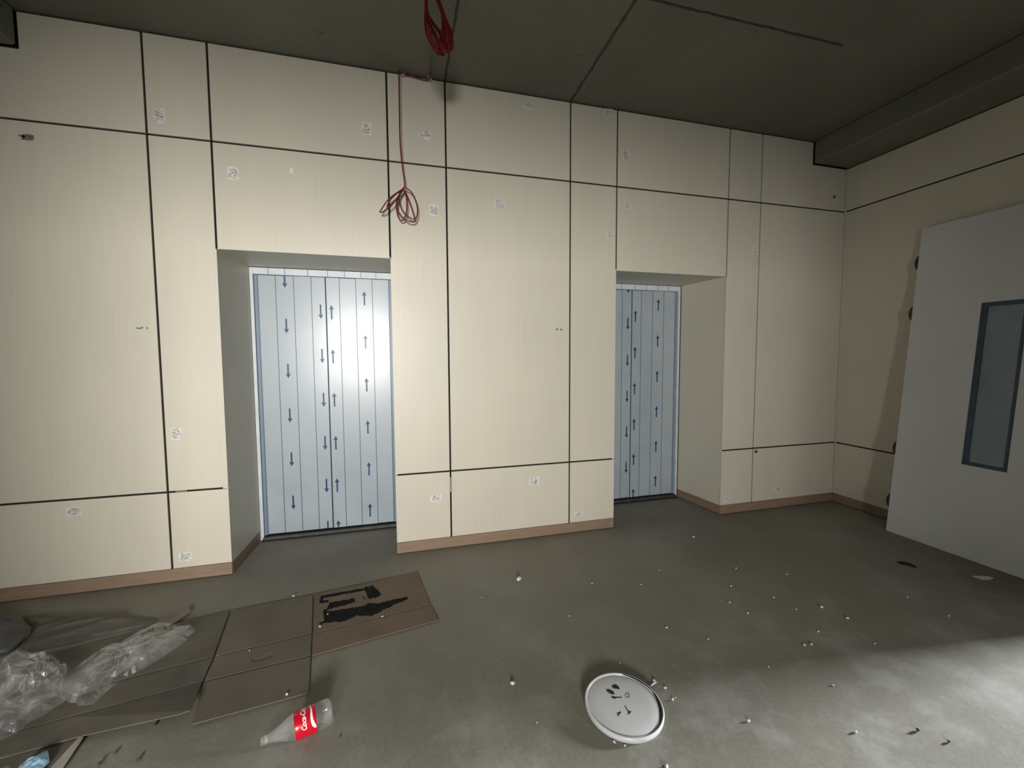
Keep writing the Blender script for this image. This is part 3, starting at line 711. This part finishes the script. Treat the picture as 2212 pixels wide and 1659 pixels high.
P = [flo(u, v, 0.03) for u, v in [(38, 1650), (52, 1638), (80, 1622), (103, 1611), (107, 1636), (92, 1650), (84, 1662), (70, 1690), (30, 1700)]]
o = obj('blue_wrapper', *crumpled(P, 0.03, 13, rings=12, seg=48, freq=14, ridge=0.6, base=0.012), 'blue_foil', smooth=False); tag(o, 'crumpled light blue plastic wrapper on the grey cardboard sheet', 'wrapper')
P = [flo(u, v, 0.02) for u, v in [(-60, 1676), (-12, 1660), (14, 1650), (24, 1652), (10, 1672), (0, 1700), (-60, 1720)]]
o = obj('clear_wrapper', *crumpled(P, 0.02, 17, rings=10, seg=40, freq=14, ridge=0.7, base=0.012), 'bag', smooth=False); tag(o, 'small clear plastic scrap beside the blue wrapper', 'wrapper')

# ------------------------------------------------------------------ crushed drink bottle
BR = 0.050
n0 = flo(563, 1603, 0.030); n1 = flo(718, 1533, BR + 0.001)
ax = (n1 - n0); BL = ax.length; ax.normalize()
upv = Vector((0, 0, 1)); sx = ax.cross(upv).normalized(); sy = sx.cross(ax).normalized()
bt = empty('drink_bottle', (n0.x, n0.y, 0)); tag(bt, 'clear plastic drink bottle with red label lying before the cardboard', 'bottle')
FRM = Matrix((( sx.x, sy.x, ax.x, n0.x), (sx.y, sy.y, ax.y, n0.y), (sx.z, sy.z, ax.z, n0.z), (0, 0, 0, 1)))
k = BL
def prof_r(t): return t
bprof = [(0.0128, 0.0), (0.0138, 0.001), (0.0138, 0.010), (0.0165, 0.011), (0.0165, 0.014), (0.0138, 0.015), (0.0138, 0.024), (0.0150, 0.030), (0.020, 0.050), (0.030, 0.080), (0.040, 0.105), (0.0465, 0.125), (0.0490, 0.140), (0.0490, 0.220), (0.0500, 0.226), (0.0490, 0.234), (0.0485, 0.262), (0.046, 0.276), (0.036, 0.286), (0.02, 0.282)]
ks = BL / 0.286
bprof = [(r, s * ks) for r, s in bprof]
def bend(v):      # the tip of the crushed bottle sags on to the floor
    return v
bv, bf = lathe(bprof, 56, FRM, cap0=False, cap1=True)
o = obj('bottle_body', bv, bf, 'bottle', smooth=True); keep(o, bt)
s0, s1 = 0.132 * ks, 0.219 * ks
lv, lf2 = lathe([(0.0482, s0), (0.0494, s0 + 0.004), (0.0500, s0 + 0.012), (0.0500, s1 - 0.001), (0.0495, s1)], 56, FRM, cap0=False, cap1=False)
o = RL = obj('red_label', lv, lf2, 'label', smooth=True); keep(o, bt); o['label'] = 'glossy red paper band'
lv, lf2 = lathe([(0.0165, 0.0165 * ks), (0.0168, 0.018 * ks), (0.0168, 0.022 * ks), (0.0150, 0.023 * ks)], 40, FRM, cap0=False, cap1=False)
o = obj('neck_ring', lv, lf2, 'bottle', smooth=True); keep(o, bt)
def wrap(x, y, r):   # x along the circumference, y along the axis towards the neck; label frame
    a = x / r
    return FRM @ Vector((r * math.cos(a), r * math.sin(a), s1 - y))
# lettering wrapped round the label
cu = bpy.data.curves.new('txt', 'FONT'); cu.body = 'Coca-Cola'; cu.size = 0.027; cu.shear = 0.35; cu.align_x = 'CENTER'; cu.space_character = 0.92; cu.offset = 0.0006; cu.resolution_u = 3
to = bpy.data.objects.new('txt', cu); COL.objects.link(to)
dg = bpy.context.evaluated_depsgraph_get(); me = bpy.data.meshes.new_from_object(to.evaluated_get(dg))
bm = bmesh.new(); bm.from_mesh(me); bmesh.ops.triangulate(bm, faces=bm.faces)
bmesh.ops.subdivide_edges(bm, edges=[e_ for e_ in bm.edges if e_.calc_length() > 0.006], cuts=2)
AC = math.radians(58)
for v_ in bm.verts:
    x, y = v_.co.x * 0.86, v_.co.y
    v_.co = wrap(AC * 0.0504 + x, 0.036 + y * 0.95, 0.0504)
me2 = bpy.data.meshes.new('label_lettering'); bm.to_mesh(me2); bm.free(); me2.materials.append(M['label_white'])
bpy.data.objects.remove(to); bpy.data.curves.remove(cu); bpy.data.meshes.remove(me)
o = bpy.data.objects.new('label_lettering', me2); COL.objects.link(o); o.parent = RL; o['label'] = 'white script lettering'
V, Fc = [], []
for i in range(33):
    t = i / 32; x = AC * 0.0504 + (-0.052 + 0.104 * t); yc = 0.006 + 0.018 * t + 0.004 * math.sin(t * 6); w = 0.0012 + 0.0058 * (1 - t) ** 1.2 * min(1, t * 8 + 0.3)
    V += [wrap(x, yc - w, 0.0504), wrap(x, yc + w, 0.0504)]
    if i: Fc.append((2 * i - 2, 2 * i, 2 * i + 1, 2 * i - 1))
o = obj('label_ribbon', V, Fc, 'label_white'); o.parent = RL; o['label'] = 'white wave stripe'

# ------------------------------------------------------------------ crumbs, chips, marks on the floor
def crumb_mesh(seed, mat):
    bm = bmesh.new(); bmesh.ops.create_icosphere(bm, subdivisions=1, radius=1.0); r = random.Random(seed)
    for v_ in bm.verts: v_.co = Vector((v_.co.x * (0.9 + 0.5 * r.random()), v_.co.y * (0.7 + 0.4 * r.random()), v_.co.z * (0.6 + 0.3 * r.random())))
    z0 = min(v_.co.z for v_ in bm.verts)
    for v_ in bm.verts: v_.co.z -= z0
    me = bpy.data.meshes.new('plaster_crumb'); bm.to_mesh(me); bm.free(); me.materials.append(M[mat]); return me
CM = [crumb_mesh(s, 'crumb') for s in range(5)]; CDm = [crumb_mesh(s + 20, 'crumb_dark') for s in range(2)]
rng = random.Random(3)
def crumb(u, v, px, label, group, z=0.0, meshes=CM, name='plaster_crumb', cat='crumb'):
    o = bpy.data.objects.new(name, rng.choice(meshes)); COL.objects.link(o)
    p = flo(u, v + px * 0.35, z); d = (p - CAM).length; s = px / F * d * 0.34
    o.location = p; o.rotation_euler = (0, 0, rng.uniform(0, 6.28)); o.scale = (s, s, s); tag(o, label, cat, group); return o
crumb(1121, 1249, 17, 'largest white plaster chunk, alone on the floor before the pier', None, name='plaster_chunk', cat='chunk')
crumb(1107, 1475, 13, 'white plaster chunk on the floor between bottle and bucket lid', None, name='plaster_chunk', cat='chunk')
for u, v, s in [(1498, 1159, 6), (1590, 1227, 5), (1279, 1259, 5), (1579, 1265, 5), (1576, 1301, 6), (1615, 1324, 5), (1385, 1262, 4), (1720, 1316, 4), (1775, 1311, 7), (1831, 1335, 6),
                (1440, 1355, 6), (1738, 1393, 6), (1753, 1391, 6), (1768, 1364, 5), (1617, 1556, 8), (1848, 1580, 6), (1672, 1290, 4), (1530, 1380, 4), (1660, 1440, 4), (1890, 1390, 4), (1230, 1330, 4),
                (1960, 1290, 4), (2050, 1330, 4), (1700, 1240, 4), (1424, 1232, 4), (1040, 1290, 4), (1160, 1560, 4), (1800, 1480, 4)]:
    crumb(u, v, s, 'tiny white plaster crumb scattered on the open floor', 'plaster crumbs on the open floor')
for u, v, s in [(1339, 1432, 5), (1413, 1470, 8), (1437, 1485, 7), (1453, 1510, 7), (1459, 1507, 4), (1327, 1602, 8), (1350, 1610, 6), (1440, 1655, 8)]:
    crumb(u, v, s, 'tiny white plaster crumb beside the bucket lid', 'plaster crumbs round the bucket lid')
for u, v, s in [(826, 1331, 5), (691, 1353, 6), (708, 1326, 4), (634, 1287, 6), (539, 1405, 4), (620, 1499, 7)]:
    crumb(u, v, s, 'tiny white plaster crumb lying on the flattened cardboard box', 'plaster crumbs on the cardboard', 0.009)
for u, v, s in [(1983, 1577, 8), (2050, 1602, 6), (1434, 1657, 9), (735, 1590, 5), (300, 1640, 8), (215, 1650, 9), (250, 1625, 7), (318, 1560, 9), (335, 1565, 8)]:
    crumb(u, v, s, 'small dark grit lump on the concrete floor', 'dark grit on the floor', 0.0, CDm, 'grit_lump', 'grit')
P = [flo(1405, 1482, 0.006), flo(1418, 1473, 0.006)]
o = obj('plaster_splinter', *tube([P[0], (P[0] + P[1]) / 2 + Vector((0, 0, 0.001)), P[1]], [0.003, 0.0035, 0.002], 6), 'crumb'); tag(o, 'thin white splinter touching the rim of the bucket lid', 'splinter')
# dark crescent standing in for a floor dent; white sliver painting a light streak
P = [flo(u, v, 0.004) for u, v in [(1937, 1213), (1950, 1212.5), (1966, 1216), (1977, 1222), (1981, 1227), (1972, 1224), (1958, 1220), (1944, 1218)]]
v, f = prism(P, (0, 0, -0.0035)); o = obj('dent_mark', v, f, 'black'); tag(o, 'curved black mark standing in for a floor dent before the leaning door', 'floor mark')
P = [flo(u, v, 0.004) for u, v in [(2100, 1244), (2115, 1243.5), (2135, 1245), (2147, 1248), (2138, 1252), (2120, 1251)]]
v, f = prism(P, (0, 0, -0.0035)); o = obj('light_streak', v, f, 'crumb'); tag(o, 'thin white sliver painting a streak of light at the foot of the leaning door', 'floor mark')
